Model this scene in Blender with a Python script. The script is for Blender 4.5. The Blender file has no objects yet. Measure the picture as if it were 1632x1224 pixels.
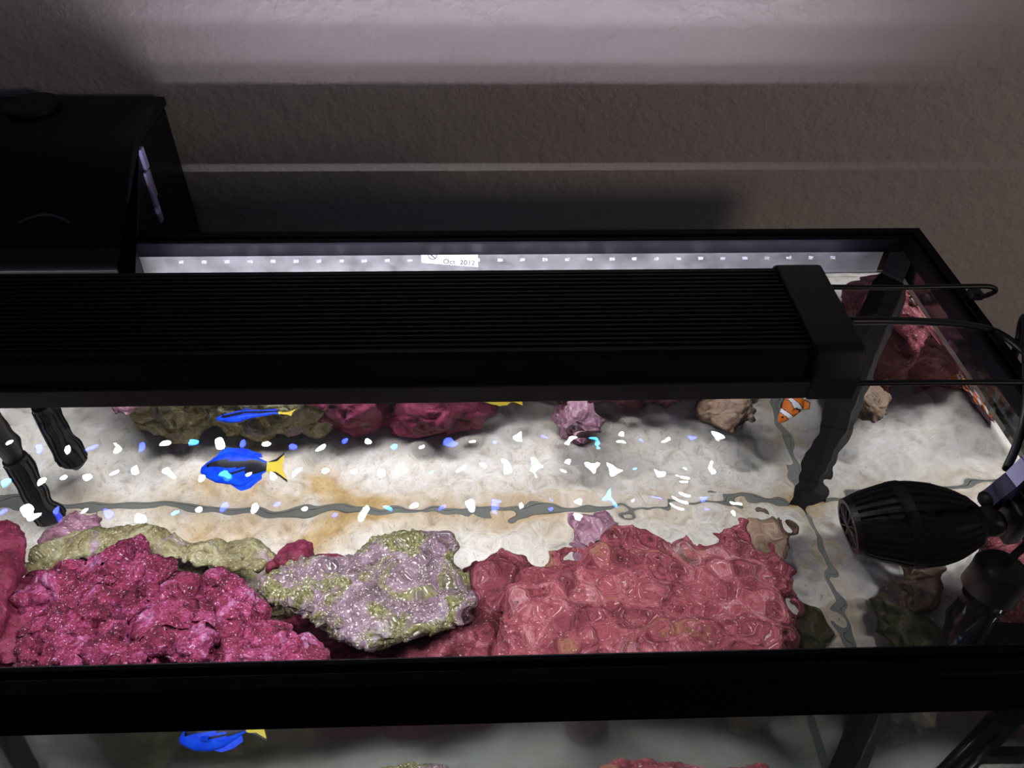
import bpy, bmesh, math, random
import numpy as np
from mathutils import Vector, Matrix, Euler, noise as mnoise

# ------------------------------------------------------------------ camera, world, lights, exposure
S = bpy.context.scene
COL = S.collection
PI = math.pi
# tank frame: X to the right (0 = right outer edge), Y to the wall (0 = front outer edge), Z up (0 = top of rim)
TW, TD, TH = 1.22, 0.457, 0.625
CAM = np.array([-0.4244, -0.2073, 0.4133])
PITCH, YAW, ROLL, FOCAL = 0.74634, 0.04438, 0.01804, 1279.5
WATER_Z, SAND_Z = -0.046, -0.598
GX = 0.0125                                   # water starts this far inside the outer edges

def cam_axes():
    f = np.array([math.sin(YAW) * math.cos(PITCH), math.cos(YAW) * math.cos(PITCH), -math.sin(PITCH)])
    r = np.array([math.cos(YAW), -math.sin(YAW), 0.0])
    u = np.cross(r, f)
    return f, r * math.cos(ROLL) + u * math.sin(ROLL), -r * math.sin(ROLL) + u * math.cos(ROLL)
CF, CR, CU = cam_axes()
cd = bpy.data.cameras.new('camera')
cd.sensor_fit = 'HORIZONTAL'; cd.sensor_width = 36.0; cd.lens = 36.0 * FOCAL / 1632.0
cd.clip_start = 0.01; cd.clip_end = 50
cam = bpy.data.objects.new('camera', cd); COL.objects.link(cam)
cam.matrix_world = Matrix(((CR[0], CU[0], -CF[0], CAM[0]), (CR[1], CU[1], -CF[1], CAM[1]),
                           (CR[2], CU[2], -CF[2], CAM[2]), (0, 0, 0, 1)))
S.camera = cam

vs = S.view_settings
S.display_settings.display_device = 'sRGB'
vs.view_transform = 'Standard'; vs.look = 'None'; vs.gamma = 1.0; vs.use_curve_mapping = False
vs.exposure = 0.0

w = bpy.data.worlds.new('room_air'); S.world = w; w.use_nodes = True
w.node_tree.nodes['Background'].inputs[0].default_value = (0.48, 0.60, 1.0, 1)
w.node_tree.nodes['Background'].inputs[1].default_value = 0.05

cy = S.cycles
cy.max_bounces = 15; cy.glossy_bounces = 7; cy.transmission_bounces = 13; cy.diffuse_bounces = 3
cy.transparent_max_bounces = 16
cy.caustics_reflective = True; cy.caustics_refractive = True
cy.sample_clamp_indirect = 6.0
cy.use_adaptive_sampling = True; cy.adaptive_threshold = 0.05
cy.blur_glossy = 0.3

def area(name, loc, aim, sx, sy, power, col, spread=PI, shape='RECTANGLE', caustic=False):
    l = bpy.data.lights.new(name, 'AREA'); l.shape = shape; l.size = sx
    if shape in ('RECTANGLE', 'ELLIPSE'): l.size_y = sy
    l.energy = power; l.color = col; l.spread = spread
    if caustic: l.cycles.is_caustics_light = True
    o = bpy.data.objects.new(name, l); COL.objects.link(o); o.location = loc
    o.rotation_euler = (Vector(aim) - Vector(loc)).to_track_quat('-Z', 'Y').to_euler()
    return o
# a warm lamp in the room, off to the right
area('room_lamp', (1.05, -0.75, 0.32), (0.1, 0.6, 0.05), 0.30, 0.30, 3.6, (1.0, 0.82, 0.68))
# added lamps at water level, standing in for LED light reflected onto the wall
for yy, p, el, sp in ((0.354, 0.26, 58, 92), (0.371, 0.19, 60, 92), (0.390, 0.20, 62, 92), (0.4205, 0.012, 38, 100)):  # three rows skim the back rim; the last makes dots in the back pane
    l = bpy.data.lights.new('added_gleam_lamp', 'AREA'); l.shape = 'RECTANGLE'; l.size = 0.005; l.size_y = 0.003
    l.energy = p / 25; l.color = (0.82, 0.77, 1.0); l.spread = math.radians(sp)
    for k in range(30):
        o = bpy.data.objects.new('added_gleam_lamp', l); COL.objects.link(o); o.location = (-0.725 + k * 0.0226, yy, WATER_Z + 0.003)
        o.rotation_euler = Vector((0, math.cos(math.radians(el)), math.sin(math.radians(el)))).to_track_quat('-Z', 'Y').to_euler()

# ------------------------------------------------------------------ pixel -> point under water
def pixel_ray(px, py):
    d = CF * FOCAL + CR * (px - 816.0) - CU * (py - 612.0)
    return CAM.copy(), d / np.linalg.norm(d)
def refract(d, n, eta):
    c = -d @ n
    return eta * d + (eta * c - math.sqrt(1 - eta * eta * (1 - c * c))) * n
def P(px, py, z):
    o, d = pixel_ray(px, py)
    p = o + d * (WATER_Z - o[2]) / d[2]
    e = refract(d, np.array([0, 0, 1.0]), 1 / 1.333)
    return p + e * (z - p[2]) / e[2]
def A(px, py, z):                              # above water
    o, d = pixel_ray(px, py)
    return o + d * (z - o[2]) / d[2]

# ------------------------------------------------------------------ helpers
def tag(o, label=None, cat=None, group=None, kind=None):
    if label: o['label'] = label
    if cat: o['category'] = cat
    if group: o['group'] = group
    if kind: o['kind'] = kind
    return o
def empty(name, loc):
    o = bpy.data.objects.new(name, None); COL.objects.link(o); o.location = loc
    o.empty_display_size = 0.02
    bpy.context.view_layer.update()
    return o
def link(name, me, mat, parent=None, smooth=False, world=True):
    o = bpy.data.objects.new(name, me); COL.objects.link(o)
    if mat is not None:
        me.materials.clear()
        for m in (mat if isinstance(mat, (list, tuple)) else [mat]): me.materials.append(m)
    if smooth: me.polygons.foreach_set('use_smooth', [True] * len(me.polygons))
    if parent is not None:
        o.parent = parent
        if world: o.matrix_parent_inverse = parent.matrix_world.inverted()
    return o
def mesh_of(verts, faces, name='m'):
    me = bpy.data.meshes.new(name); me.from_pydata([tuple(map(float, v)) for v in verts], [], faces); me.update(); return me
def from_bm(bm, name='m'):
    bmesh.ops.recalc_face_normals(bm, faces=bm.faces[:])
    me = bpy.data.meshes.new(name); bm.to_mesh(me); bm.free(); return me
def box_bm(x0, x1, y0, y1, z0, z1, bev=0.0, seg=2, bm=None):
    new = bm is None
    bm = bm or bmesh.new()
    r = bmesh.ops.create_cube(bm, size=1.0)
    for v in r['verts']:
        v.co = Vector(((x0 + x1) / 2 + v.co.x * (x1 - x0), (y0 + y1) / 2 + v.co.y * (y1 - y0), (z0 + z1) / 2 + v.co.z * (z1 - z0)))
    if bev:
        ed = list({e for v in r['verts'] for e in v.link_edges})
        bmesh.ops.bevel(bm, geom=ed, offset=bev, segments=seg, affect='EDGES', profile=0.5)
    return bm
def extrude_x(profile, x0, x1, bev=0.0, seg=2):
    """closed (y,z) profile extruded along X"""
    bm = bmesh.new()
    a = [bm.verts.new((x0, y, z)) for y, z in profile]; b = [bm.verts.new((x1, y, z)) for y, z in profile]
    n = len(profile)
    bm.faces.new(a); bm.faces.new(b[::-1])
    for i in range(n): bm.faces.new((a[i], b[i], b[(i + 1) % n], a[(i + 1) % n]))
    bmesh.ops.recalc_face_normals(bm, faces=bm.faces[:])
    if bev:
        bmesh.ops.bevel(bm, geom=[e for e in bm.edges if e.calc_face_angle(0) > 0.3], offset=bev, segments=seg, affect='EDGES', profile=0.5)
    return bm
def tube_bm(pts, r, n=10, bm=None, cap=True):
    bm = bm or bmesh.new()
    pts = [Vector(p) for p in pts]
    rr = r if isinstance(r, (list, tuple)) else [r] * len(pts)
    up = None; rings = []
    for i, p in enumerate(pts):
        t = (pts[min(i + 1, len(pts) - 1)] - pts[max(i - 1, 0)]).normalized()
        if up is None:
            up = Vector((0, 0, 1)) if abs(t.z) < 0.9 else Vector((0, 1, 0))
        up = (up - t * up.dot(t)).normalized(); s = t.cross(up)
        rings.append([bm.verts.new(p + (up * math.cos(2 * PI * k / n) + s * math.sin(2 * PI * k / n)) * rr[i]) for k in range(n)])
    for a, b in zip(rings, rings[1:]):
        for k in range(n): bm.faces.new((a[k], a[(k + 1) % n], b[(k + 1) % n], b[k]))
    if cap: bm.faces.new(rings[0][::-1]); bm.faces.new(rings[-1])
    return bm
def smooth_path(pts, k=6):
    """Catmull-Rom"""
    pts = [Vector(p) for p in pts]; q = [pts[0]] + pts + [pts[-1]]; out = []
    for i in range(1, len(q) - 2):
        for j in range(k):
            t = j / k; a, b, c, d = q[i - 1], q[i], q[i + 1], q[i + 2]
            out.append(0.5 * ((2 * b) + (c - a) * t + (2 * a - 5 * b + 4 * c - d) * t * t + (3 * b - a - 3 * c + d) * t ** 3))
    out.append(pts[-1]); return out
def lathe_bm(prof, n=32, bm=None, cap=False):
    """(r, x) profile about the local X axis"""
    bm = bm or bmesh.new(); rings = []
    for r, x in prof:
        rings.append([bm.verts.new((x, r * math.cos(2 * PI * k / n), r * math.sin(2 * PI * k / n))) for k in range(n)])
    for a, b in zip(rings, rings[1:]):
        for k in range(n): bm.faces.new((a[k], a[(k + 1) % n], b[(k + 1) % n], b[k]))
    if cap: bm.faces.new(rings[0]); bm.faces.new(rings[-1][::-1])
    return bm

# ------------------------------------------------------------------ materials
def mat(name, base=(0.5, 0.5, 0.5), rough=0.5, spec=0.5, metal=0.0):
    m = bpy.data.materials.new(name); m.use_nodes = True
    b = m.node_tree.nodes['Principled BSDF']
    b.inputs['Base Color'].default_value = (*base, 1); b.inputs['Roughness'].default_value = rough
    b.inputs['Specular IOR Level'].default_value = spec; b.inputs['Metallic'].default_value = metal
    return m
def nd(m, t, **kw):
    n = m.node_tree.nodes.new(t)
    for k, v in kw.items(): setattr(n, k, v)
    return n
def lk(m, a, b): m.node_tree.links.new(a, b)
def noise_tex(m, scale, detail=4, rough=0.55, coord='Object', dist=0.0):
    tc = nd(m, 'ShaderNodeTexCoord'); n = nd(m, 'ShaderNodeTexNoise')
    n.inputs['Scale'].default_value = scale; n.inputs['Detail'].default_value = detail
    n.inputs['Roughness'].default_value = rough; n.inputs['Distortion'].default_value = dist
    lk(m, tc.outputs[coord], n.inputs['Vector']); return n
def ramp(m, src, stops, interp='LINEAR'):
    r = nd(m, 'ShaderNodeValToRGB'); r.color_ramp.interpolation = interp
    e = r.color_ramp.elements
    while len(e) < len(stops): e.new(0.5)
    for q, (p, c) in zip(e, stops): q.position = p; q.color = (*c, 1) if len(c) == 3 else c
    lk(m, src, r.inputs[0]); return r
def mixc(m, fac, a, b):
    x = nd(m, 'ShaderNodeMix', data_type='RGBA')
    for sock, v in ((x.inputs[0], fac), (x.inputs[6], a), (x.inputs[7], b)):
        if isinstance(v, (int, float)): sock.default_value = v
        elif isinstance(v, tuple): sock.default_value = (*v, 1)
        else: lk(m, v, sock)
    return x.outputs[2]
def bump(m, src, strength=0.3, dist=0.002, prev=None):
    b = nd(m, 'ShaderNodeBump'); b.inputs['Strength'].default_value = strength; b.inputs['Distance'].default_value = dist
    lk(m, src, b.inputs['Height'])
    if prev is not None: lk(m, prev.outputs[0], b.inputs['Normal'])
    lk(m, b.outputs[0], m.node_tree.nodes['Principled BSDF'].inputs['Normal']); return b
def bsdf(m): return m.node_tree.nodes['Principled BSDF']

M_black = mat('black_plastic', (0.006, 0.006, 0.009), 0.42, 0.2)
n = noise_tex(M_black, 900, 2); bump(M_black, n.outputs[0], 0.08, 0.0005)
M_rim = mat('rim_plastic', (0.0035, 0.0035, 0.0055), 0.33, 0.06)
n = noise_tex(M_rim, 60, 3); lk(M_rim, ramp(M_rim, n.outputs[0], [(0.3, (0.28,) * 3), (0.7, (0.5,) * 3)]).outputs[0], bsdf(M_rim).inputs['Roughness'])
M_alu = mat('black_anodised', (0.004, 0.004, 0.0055), 0.5, 0.2)
n = noise_tex(M_alu, 400, 2); bump(M_alu, n.outputs[0], 0.05, 0.0005)
M_cap = mat('black_cap', (0.017, 0.016, 0.018), 0.55, 0.3)
n = noise_tex(M_cap, 700, 2); bump(M_cap, n.outputs[0], 0.06, 0.0005)
M_sheengrey = mat('sheen_grey', (0.030, 0.028, 0.031), 0.55, 0.3)
M_rubber = mat('black_rubber', (0.008, 0.008, 0.010), 0.45, 0.4)
M_seam = mat('black_silicone', (0.016, 0.016, 0.020), 0.5, 0.08)
n = noise_tex(M_seam, 70, 4); bump(M_seam, n.outputs[0], 0.5, 0.002)
lk(M_seam, ramp(M_seam, n.outputs[0], [(0.35, (0.003, 0.003, 0.005)), (0.75, (0.010, 0.010, 0.014))]).outputs[0], bsdf(M_seam).inputs['Base Color'])
M_greyseam = mat('grey_silicone', (0.17, 0.175, 0.155), 0.6, 0.1)
M_film = mat('background_film', (0.5, 0.56, 0.6), 0.8, 0.1)
n = noise_tex(M_film, 9, 3); lk(M_film, ramp(M_film, n.outputs[0], [(0.35, (0.62, 0.68, 0.74)), (0.65, (0.92, 0.95, 0.96))]).outputs[0], bsdf(M_film).inputs['Base Color'])
M_arm = mat('violet_grey_plastic', (0.13, 0.115, 0.21), 0.5, 0.3)
M_lav = mat('lavender_plastic', (0.34, 0.30, 0.52), 0.5, 0.3)
M_grey = mat('dark_grey_plastic', (0.05, 0.05, 0.065), 0.5, 0.4)
M_steel = mat('dull_steel', (0.3, 0.28, 0.28), 0.35, 0.5, 0.6)
M_white = mat('sticker_white', (0.78, 0.78, 0.86), 0.6, 0.2)
M_ink = mat('ink', (0.03, 0.03, 0.05), 0.6, 0.2)

def glassy(name, ior, col, rough=0.0):
    m = bpy.data.materials.new(name); m.use_nodes = True; t = m.node_tree; t.nodes.clear()
    o = t.nodes.new('ShaderNodeOutputMaterial'); g = t.nodes.new('ShaderNodeBsdfGlass')
    g.inputs['Color'].default_value = (*col, 1); g.inputs['IOR'].default_value = ior; g.inputs['Roughness'].default_value = rough
    t.links.new(g.outputs[0], o.inputs[0]); return m
M_glass = glassy('pane_glass', 1.50, (0.95, 0.98, 0.97))
M_water = glassy('sea_water', 1.333, (0.985, 0.995, 1.0))

def emit(name, col, s):
    m = bpy.data.materials.new(name); m.use_nodes = True; b = bsdf(m)
    b.inputs['Base Color'].default_value = (0.8, 0.8, 0.8, 1)
    b.inputs['Emission Color'].default_value = (*col, 1); b.inputs['Emission Strength'].default_value = s
    return m

# wall
M_wall = mat('painted_wall', (0.56, 0.50, 0.45), 0.55, 0.3)
na = noise_tex(M_wall, 120, 3, 0.5, dist=0.4); nb = noise_tex(M_wall, 45, 3, 0.5)
b0 = bump(M_wall, ramp(M_wall, nb.outputs[0], [(0.35, (0, 0, 0)), (0.65, (1, 1, 1))]).outputs[0], 0.30, 0.003)
bump(M_wall, ramp(M_wall, na.outputs[0], [(0.40, (0, 0, 0)), (0.66, (1, 1, 1))]).outputs[0], 0.28, 0.002, b0)

# sand
M_sand = mat('coral_sand', (0.75, 0.70, 0.62), 0.85, 0.1)
n1 = noise_tex(M_sand, 9, 5, 0.6, dist=0.5); n2 = noise_tex(M_sand, 60, 5, 0.65); n3 = noise_tex(M_sand, 420, 3, 0.7)
c = ramp(M_sand, n2.outputs[0], [(0.28, (0.36, 0.31, 0.25)), (0.44, (0.62, 0.58, 0.51)), (0.66, (0.78, 0.76, 0.71))]).outputs[0]
tan = ramp(M_sand, n2.outputs[0], [(0.3, (0.36, 0.23, 0.09)), (0.7, (0.60, 0.44, 0.22))]).outputs[0]
at = nd(M_sand, 'ShaderNodeAttribute', attribute_name='tan')
mx = nd(M_sand, 'ShaderNodeMath', operation='MULTIPLY')
lk(M_sand, at.outputs['Fac'], mx.inputs[0]); lk(M_sand, ramp(M_sand, n1.outputs[0], [(0.38, (0.15,) * 3), (0.58, (1, 1, 1))]).outputs[0], mx.inputs[1])
c = mixc(M_sand, mx.outputs[0], c, tan)
spk = ramp(M_sand, n3.outputs[0], [(0.30, (0.45, 0.38, 0.32)), (0.42, (1, 1, 1))]).outputs[0]
mu = nd(M_sand, 'ShaderNodeMix', data_type='RGBA', blend_type='MULTIPLY'); mu.inputs[0].default_value = 0.8
lk(M_sand, c, mu.inputs[6]); lk(M_sand, spk, mu.inputs[7]); lk(M_sand, mu.outputs[2], bsdf(M_sand).inputs['Base Color'])
bump(M_sand, n2.outputs[0], 0.5, 0.004)

def rock_mat(name, stops, speck=None, speck_lo=0.62, scale=28, fine=160, patch=None, patch_scale=14, rough=0.6, bmp=0.6):
    m = mat(name, (0.4, 0.1, 0.2), rough, 0.35)
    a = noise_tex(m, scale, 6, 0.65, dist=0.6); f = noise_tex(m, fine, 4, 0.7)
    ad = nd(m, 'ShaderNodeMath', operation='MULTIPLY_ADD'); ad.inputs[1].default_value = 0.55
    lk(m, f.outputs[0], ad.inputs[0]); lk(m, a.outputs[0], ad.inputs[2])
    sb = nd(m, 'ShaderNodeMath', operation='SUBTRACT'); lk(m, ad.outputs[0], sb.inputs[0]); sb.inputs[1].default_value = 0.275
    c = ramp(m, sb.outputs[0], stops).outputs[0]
    if patch:
        p = noise_tex(m, patch_scale, 4, 0.6, dist=0.8)
        fac = ramp(m, p.outputs[0], [(patch[2], (0, 0, 0)), (patch[2] + 0.09, (1, 1, 1))]).outputs[0]
        pc = ramp(m, f.outputs[0], [(0.35, patch[0]), (0.65, patch[1])]).outputs[0]
        c = mixc(m, fac, c, pc)
    if speck:
        v = nd(m, 'ShaderNodeTexNoise'); v.inputs['Scale'].default_value = fine * 1.7; v.inputs['Detail'].default_value = 2
        tc = nd(m, 'ShaderNodeTexCoord'); lk(m, tc.outputs['Object'], v.inputs['Vector'])
        fac = ramp(m, v.outputs[0], [(speck_lo, (0, 0, 0)), (speck_lo + 0.06, (1, 1, 1))]).outputs[0]
        c = mixc(m, fac, c, speck)
    lk(m, c, bsdf(m).inputs['Base Color'])
    b0 = bump(m, a.outputs[0], 0.5, 0.006)
    bump(m, f.outputs[0], bmp, 0.003, b0)
    return m
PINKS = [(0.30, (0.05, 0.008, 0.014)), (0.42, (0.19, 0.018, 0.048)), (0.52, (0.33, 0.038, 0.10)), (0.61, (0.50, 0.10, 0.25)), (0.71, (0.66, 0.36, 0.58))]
M_pink = rock_mat('pink_coralline', PINKS, speck=(0.85, 0.55, 0.80), speck_lo=0.63, fine=300, bmp=1.0)  # lilac tones and specks: encrusting growth plus wet highlights put into the colour
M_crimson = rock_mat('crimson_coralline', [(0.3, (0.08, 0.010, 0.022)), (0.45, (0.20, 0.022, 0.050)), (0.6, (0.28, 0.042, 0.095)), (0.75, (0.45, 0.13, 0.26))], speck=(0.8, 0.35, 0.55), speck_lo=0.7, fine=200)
M_maroon = rock_mat('maroon_coralline', [(0.28, (0.11, 0.025, 0.030)), (0.43, (0.26, 0.050, 0.065)), (0.57, (0.40, 0.095, 0.115)), (0.70, (0.58, 0.26, 0.27)), (0.8, (0.7, 0.50, 0.50))], speck=(0.80, 0.52, 0.50), speck_lo=0.63, fine=230, bmp=1.0,  # pale specks are painted glints, put into the colour
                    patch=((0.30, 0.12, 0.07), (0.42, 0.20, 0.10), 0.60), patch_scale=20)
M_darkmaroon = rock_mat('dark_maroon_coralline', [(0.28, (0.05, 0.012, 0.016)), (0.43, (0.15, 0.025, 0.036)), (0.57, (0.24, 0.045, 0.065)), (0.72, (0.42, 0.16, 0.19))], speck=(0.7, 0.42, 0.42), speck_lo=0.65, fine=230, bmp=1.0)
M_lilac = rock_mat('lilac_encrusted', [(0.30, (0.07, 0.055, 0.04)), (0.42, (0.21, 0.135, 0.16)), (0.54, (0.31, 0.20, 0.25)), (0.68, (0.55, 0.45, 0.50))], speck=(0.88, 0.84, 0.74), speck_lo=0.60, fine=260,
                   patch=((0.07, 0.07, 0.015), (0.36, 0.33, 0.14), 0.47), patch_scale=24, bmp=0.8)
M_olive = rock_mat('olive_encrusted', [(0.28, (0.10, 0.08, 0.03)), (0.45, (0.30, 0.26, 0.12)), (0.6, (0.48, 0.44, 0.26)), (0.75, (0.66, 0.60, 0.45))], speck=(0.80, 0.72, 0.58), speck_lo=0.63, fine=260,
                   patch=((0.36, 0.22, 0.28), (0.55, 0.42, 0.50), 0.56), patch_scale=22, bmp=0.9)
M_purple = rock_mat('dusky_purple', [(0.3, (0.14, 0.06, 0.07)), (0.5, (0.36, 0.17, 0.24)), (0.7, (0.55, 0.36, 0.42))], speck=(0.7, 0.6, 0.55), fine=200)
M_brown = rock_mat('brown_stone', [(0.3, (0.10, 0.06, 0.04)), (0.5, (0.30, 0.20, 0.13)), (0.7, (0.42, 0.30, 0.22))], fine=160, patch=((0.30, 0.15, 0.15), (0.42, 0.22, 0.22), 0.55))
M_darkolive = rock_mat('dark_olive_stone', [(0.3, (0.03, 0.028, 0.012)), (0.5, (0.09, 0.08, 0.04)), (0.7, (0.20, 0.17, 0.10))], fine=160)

# ------------------------------------------------------------------ the wall
bm = box_bm(-2.6, 1.6, 0.605, 0.68, -1.35, 1.25)
tag(link('wall_back', from_bm(bm), M_wall), 'beige textured plaster wall behind the aquarium', None, None, 'structure')

bm = box_bm(-2.6, 1.6, -2.2, 0.605, -1.45, -1.375)
tag(link('floor', from_bm(bm), mat('dark_floor', (0.05, 0.04, 0.035), 0.6, 0.3)), 'dark floor below the aquarium', None, None, 'structure')
stand = empty('aquarium_stand', (-TW / 2, TD / 2, -1.375)); tag(stand, 'black cabinet stand carrying the aquarium', 'cabinet')
link('carcass', from_bm(box_bm(-TW - 0.005, 0.005, 0.004, TD + 0.005, -1.375, -TH - 0.0005, 0.003, 2)), M_black, stand)
for k in range(2):
    dr = link('door', from_bm(box_bm(-TW + 0.02 + k * 0.595, -TW + 0.605 + k * 0.595, -0.016, 0.0035, -1.32, -0.68, 0.003, 2)), M_black, stand)
    hx = -TW + 0.575 + k * 0.07
    link('handle', from_bm(tube_bm([(hx, -0.016, -0.95), (hx, -0.036, -0.95), (hx, -0.036, -1.05), (hx, -0.016, -1.05)], 0.004, 10)), M_steel, dr)
# ------------------------------------------------------------------ aquarium
tank = empty('aquarium', (-TW / 2, TD / 2, -TH))
tag(tank, 'glass aquarium with a wide black plastic rim in front of the wall', 'aquarium')
rim_prof = [(0, -0.0455), (0, -0.0015), (0.0015, 0), (0.0090, 0), (0.0100, -0.0012), (0.0105, -0.0035), (0.0120, -0.0038), (0.0130, -0.0012), (0.0145, -0.0002),
            (0.0170, -0.0004), (0.0185, -0.0018), (0.0187, -0.0040), (0.0187, -0.016), (0.0165, -0.016), (0.0165, -0.004), (0.0018, -0.004), (0.0018, -0.0455)]
vv, ff = [], []
for u, z in rim_prof:
    vv += [(-TW + u, u, z), (-u, u, z), (-u, TD - u, z), (-TW + u, TD - u, z)]
npf = len(rim_prof)
for i in range(npf):
    j = (i + 1) % npf
    for k in range(4):
        l = (k + 1) % 4
        ff.append((i * 4 + k, i * 4 + l, j * 4 + l, j * 4 + k))
me = mesh_of(vv, ff)
bm = bmesh.new(); bm.from_mesh(me); me2 = from_bm(bm)
link('rim', me2, M_rim, tank)
panes = [(-TW + 0.002, -0.002, 0.002, 0.012), (-TW + 0.002, -0.002, TD - 0.012, TD - 0.002),
         (-0.012, -0.002, 0.0122, TD - 0.0122), (-TW + 0.002, -TW + 0.012, 0.0122, TD - 0.0122)]
for (x0, x1, y0, y1) in panes:
    link('glass_pane', from_bm(box_bm(x0, x1, y0, y1, -TH + 0.0105, -0.0046)), M_glass, tank)
link('bottom_pane', from_bm(box_bm(-TW + 0.002, -0.002, 0.002, TD - 0.002, -TH, -TH + 0.010)), M_rim, tank)
# thick black silicone in the vertical corners
for cx, cyy, sx, sy in ((-0.0126, TD - 0.0126, -1, -1), (-0.0126, 0.0126, -1, 1), (-TW + 0.0126, TD - 0.0126, 1, -1), (-TW + 0.0126, 0.0126, 1, 1)):
    rs = random.Random(int(cx * 1000) + int(cyy * 100))
    vs_, fs_ = [], []; N = 40; L = 0.021
    for i in range(N + 1):
        z = -0.014 + (SAND_Z - 0.006 + 0.014) * i / N
        a = L * (1 + 0.10 * mnoise.noise(Vector((cx * 9, z * 14, 0)))); b = L * (1 + 0.10 * mnoise.noise(Vector((cyy * 9, z * 14, 5))))
        if z > WATER_Z - 0.01: a *= 0.75; b *= 0.75
        vs_ += [(cx, cyy, z), (cx + sx * a, cyy, z), (cx + sx * a * 0.42, cyy + sy * b * 0.42, z), (cx, cyy + sy * b, z)]
    for i in range(N):
        for k in range(4): fs_.append((i * 4 + k, i * 4 + (k + 1) % 4, i * 4 + 4 + (k + 1) % 4, i * 4 + 4 + k))
    fs_ += [(0, 1, 2, 3), tuple(N * 4 + k for k in (3, 2, 1, 0))]
    bm = bmesh.new(); bm.from_mesh(mesh_of(vs_, fs_)); link('corner_seam', from_bm(bm), M_seam, tank)
# grey silicone bead along the floor and a pale film on the outside of the back pane
def bead(p0, p1, inward):
    bm = bmesh.new(); a = []
    for p in (p0, p1):
        for u, z in ((0.0, -0.012), (0.0, 0.0055), (0.0022, 0.004), (0.0060, 0.0005), (0.0065, -0.012)):
            a.append(bm.verts.new((p[0] + inward[0] * u, p[1] + inward[1] * u, SAND_Z + z)))
    for k in range(5): bm.faces.new((a[k], a[(k + 1) % 5], a[5 + (k + 1) % 5], a[5 + k]))
    bm.faces.new(a[:5][::-1]); bm.faces.new(a[5:])
    return from_bm(bm)
for p0, p1, inw in (((-TW + 0.035, TD - 0.0127), (-0.035, TD - 0.0127), (0, -1)), ((-0.0127, TD - 0.035), (-0.0127, 0.035), (-1, 0))):
    link('floor_bead', bead(p0, p1, inw), M_greyseam, tank)
link('background_film', from_bm(box_bm(-TW + 0.004, -0.004, TD - 0.0017, TD - 0.0010, -TH + 0.012, -0.047)), M_film, tank)
# dried salt clouding the back pane above the water line
M_salt = bpy.data.materials.new('dried_salt'); M_salt.use_nodes = True
_t = M_salt.node_tree; _b = bsdf(M_salt); _b.inputs['Base Color'].default_value = (0.72, 0.72, 0.80, 1); _b.inputs['Roughness'].default_value = 0.8; _b.inputs['Specular IOR Level'].default_value = 0.1
lk(M_salt, ramp(M_salt, noise_tex(M_salt, 55, 4).outputs[0], [(0.3, (0.10,) * 3), (0.7, (0.26,) * 3)]).outputs[0], _b.inputs['Alpha'])
link('salt_film', from_bm(box_bm(-0.76, -0.034, 0.44460, 0.44485, -0.0440, -0.0125)), M_salt, tank)
# date sticker on the inside of the back pane
st = link('date_sticker', from_bm(extrude_x([(0.4443, -0.010), (0.4443, -0.034), (0.4440, -0.034), (0.4440, -0.010)], -0.485, -0.4305)), M_white, tank)
st.data.vertices.foreach_get
for v in st.data.vertices:
    if v.co.z < -0.02 and v.co.x < -0.46: v.co.z = -0.0285
def text_mesh(body, size, loc, rot, ext=0.00015):
    cu = bpy.data.curves.new('t', 'FONT'); cu.body = body; cu.size = size; cu.extrude = ext; cu.align_x = 'LEFT'
    o = bpy.data.objects.new('t', cu); COL.objects.link(o); o.location = loc; o.rotation_euler = rot
    bpy.context.view_layer.update()
    me = bpy.data.meshes.new_from_object(o.evaluated_get(bpy.context.evaluated_depsgraph_get())); me.transform(o.matrix_world)
    bpy.data.objects.remove(o); return me
link('lettering', text_mesh('Oct  2012', 0.0075, (-0.4645, 0.4438, -0.0295), (PI / 2, math.radians(4), 0)), M_ink, st)
bm = bmesh.new()
pts = [(-0.474 + 0.004 * math.cos(a), 0.44385, -0.0205 + 0.004 * math.sin(a)) for a in np.linspace(0, 2 * PI, 25)]
tube_bm(pts, 0.0004, 6, bm); tube_bm([(-0.4765, 0.44385, -0.0185), (-0.4715, 0.44385, -0.0235)], 0.0005, 6, bm)
link('emblem', from_bm(bm), M_ink, st)

# ------------------------------------------------------------------ sand
def sand_h(x, y):
    v = Vector((x, y, 0))
    return SAND_Z + 0.006 * mnoise.noise(v * 7) + 0.0025 * mnoise.noise(v * 23 + Vector((3, 1, 0))) + 0.0010 * mnoise.noise(v * 70)
sx0, sx1, sy0, sy1 = -TW + 0.0135, -0.0135, 0.0135, TD - 0.0135
NX, NY = 240, 90
vv = []; tanv = []
for j in range(NY + 1):
    for i in range(NX + 1):
        x = sx0 + (sx1 - sx0) * i / NX; y = sy0 + (sy1 - sy0) * j / NY
        vv.append((x, y, sand_h(x, y)))
        t = max(0, 1 - (sy1 - y) / 0.04) * 0.6 + max(0, 1 - (sx1 - x) / 0.035) * 0.7
        t += 2.4 * max(0, 1 - math.hypot((x + 0.70) / 0.17, (y - 0.435) / 0.075)) + 0.2 * max(0, 1 - math.hypot((x + 0.35) / 0.25, (y - 0.44) / 0.07)) + 0.12
        tanv.append(min(1, t))
ff = [(j * (NX + 1) + i, j * (NX + 1) + i + 1, (j + 1) * (NX + 1) + i + 1, (j + 1) * (NX + 1) + i) for j in range(NY) for i in range(NX)]
ring = [i for i in range(NX + 1)] + [j * (NX + 1) + NX for j in range(1, NY + 1)] + [NY * (NX + 1) + i for i in range(NX - 1, -1, -1)] + [j * (NX + 1) for j in range(NY - 1, 0, -1)]
base = len(vv)
for k in ring: vv.append((vv[k][0], vv[k][1], -TH + 0.0125)); tanv.append(0)
for k in range(len(ring)):
    l = (k + 1) % len(ring); ff.append((ring[k], base + k, base + l, ring[l]))
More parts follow.
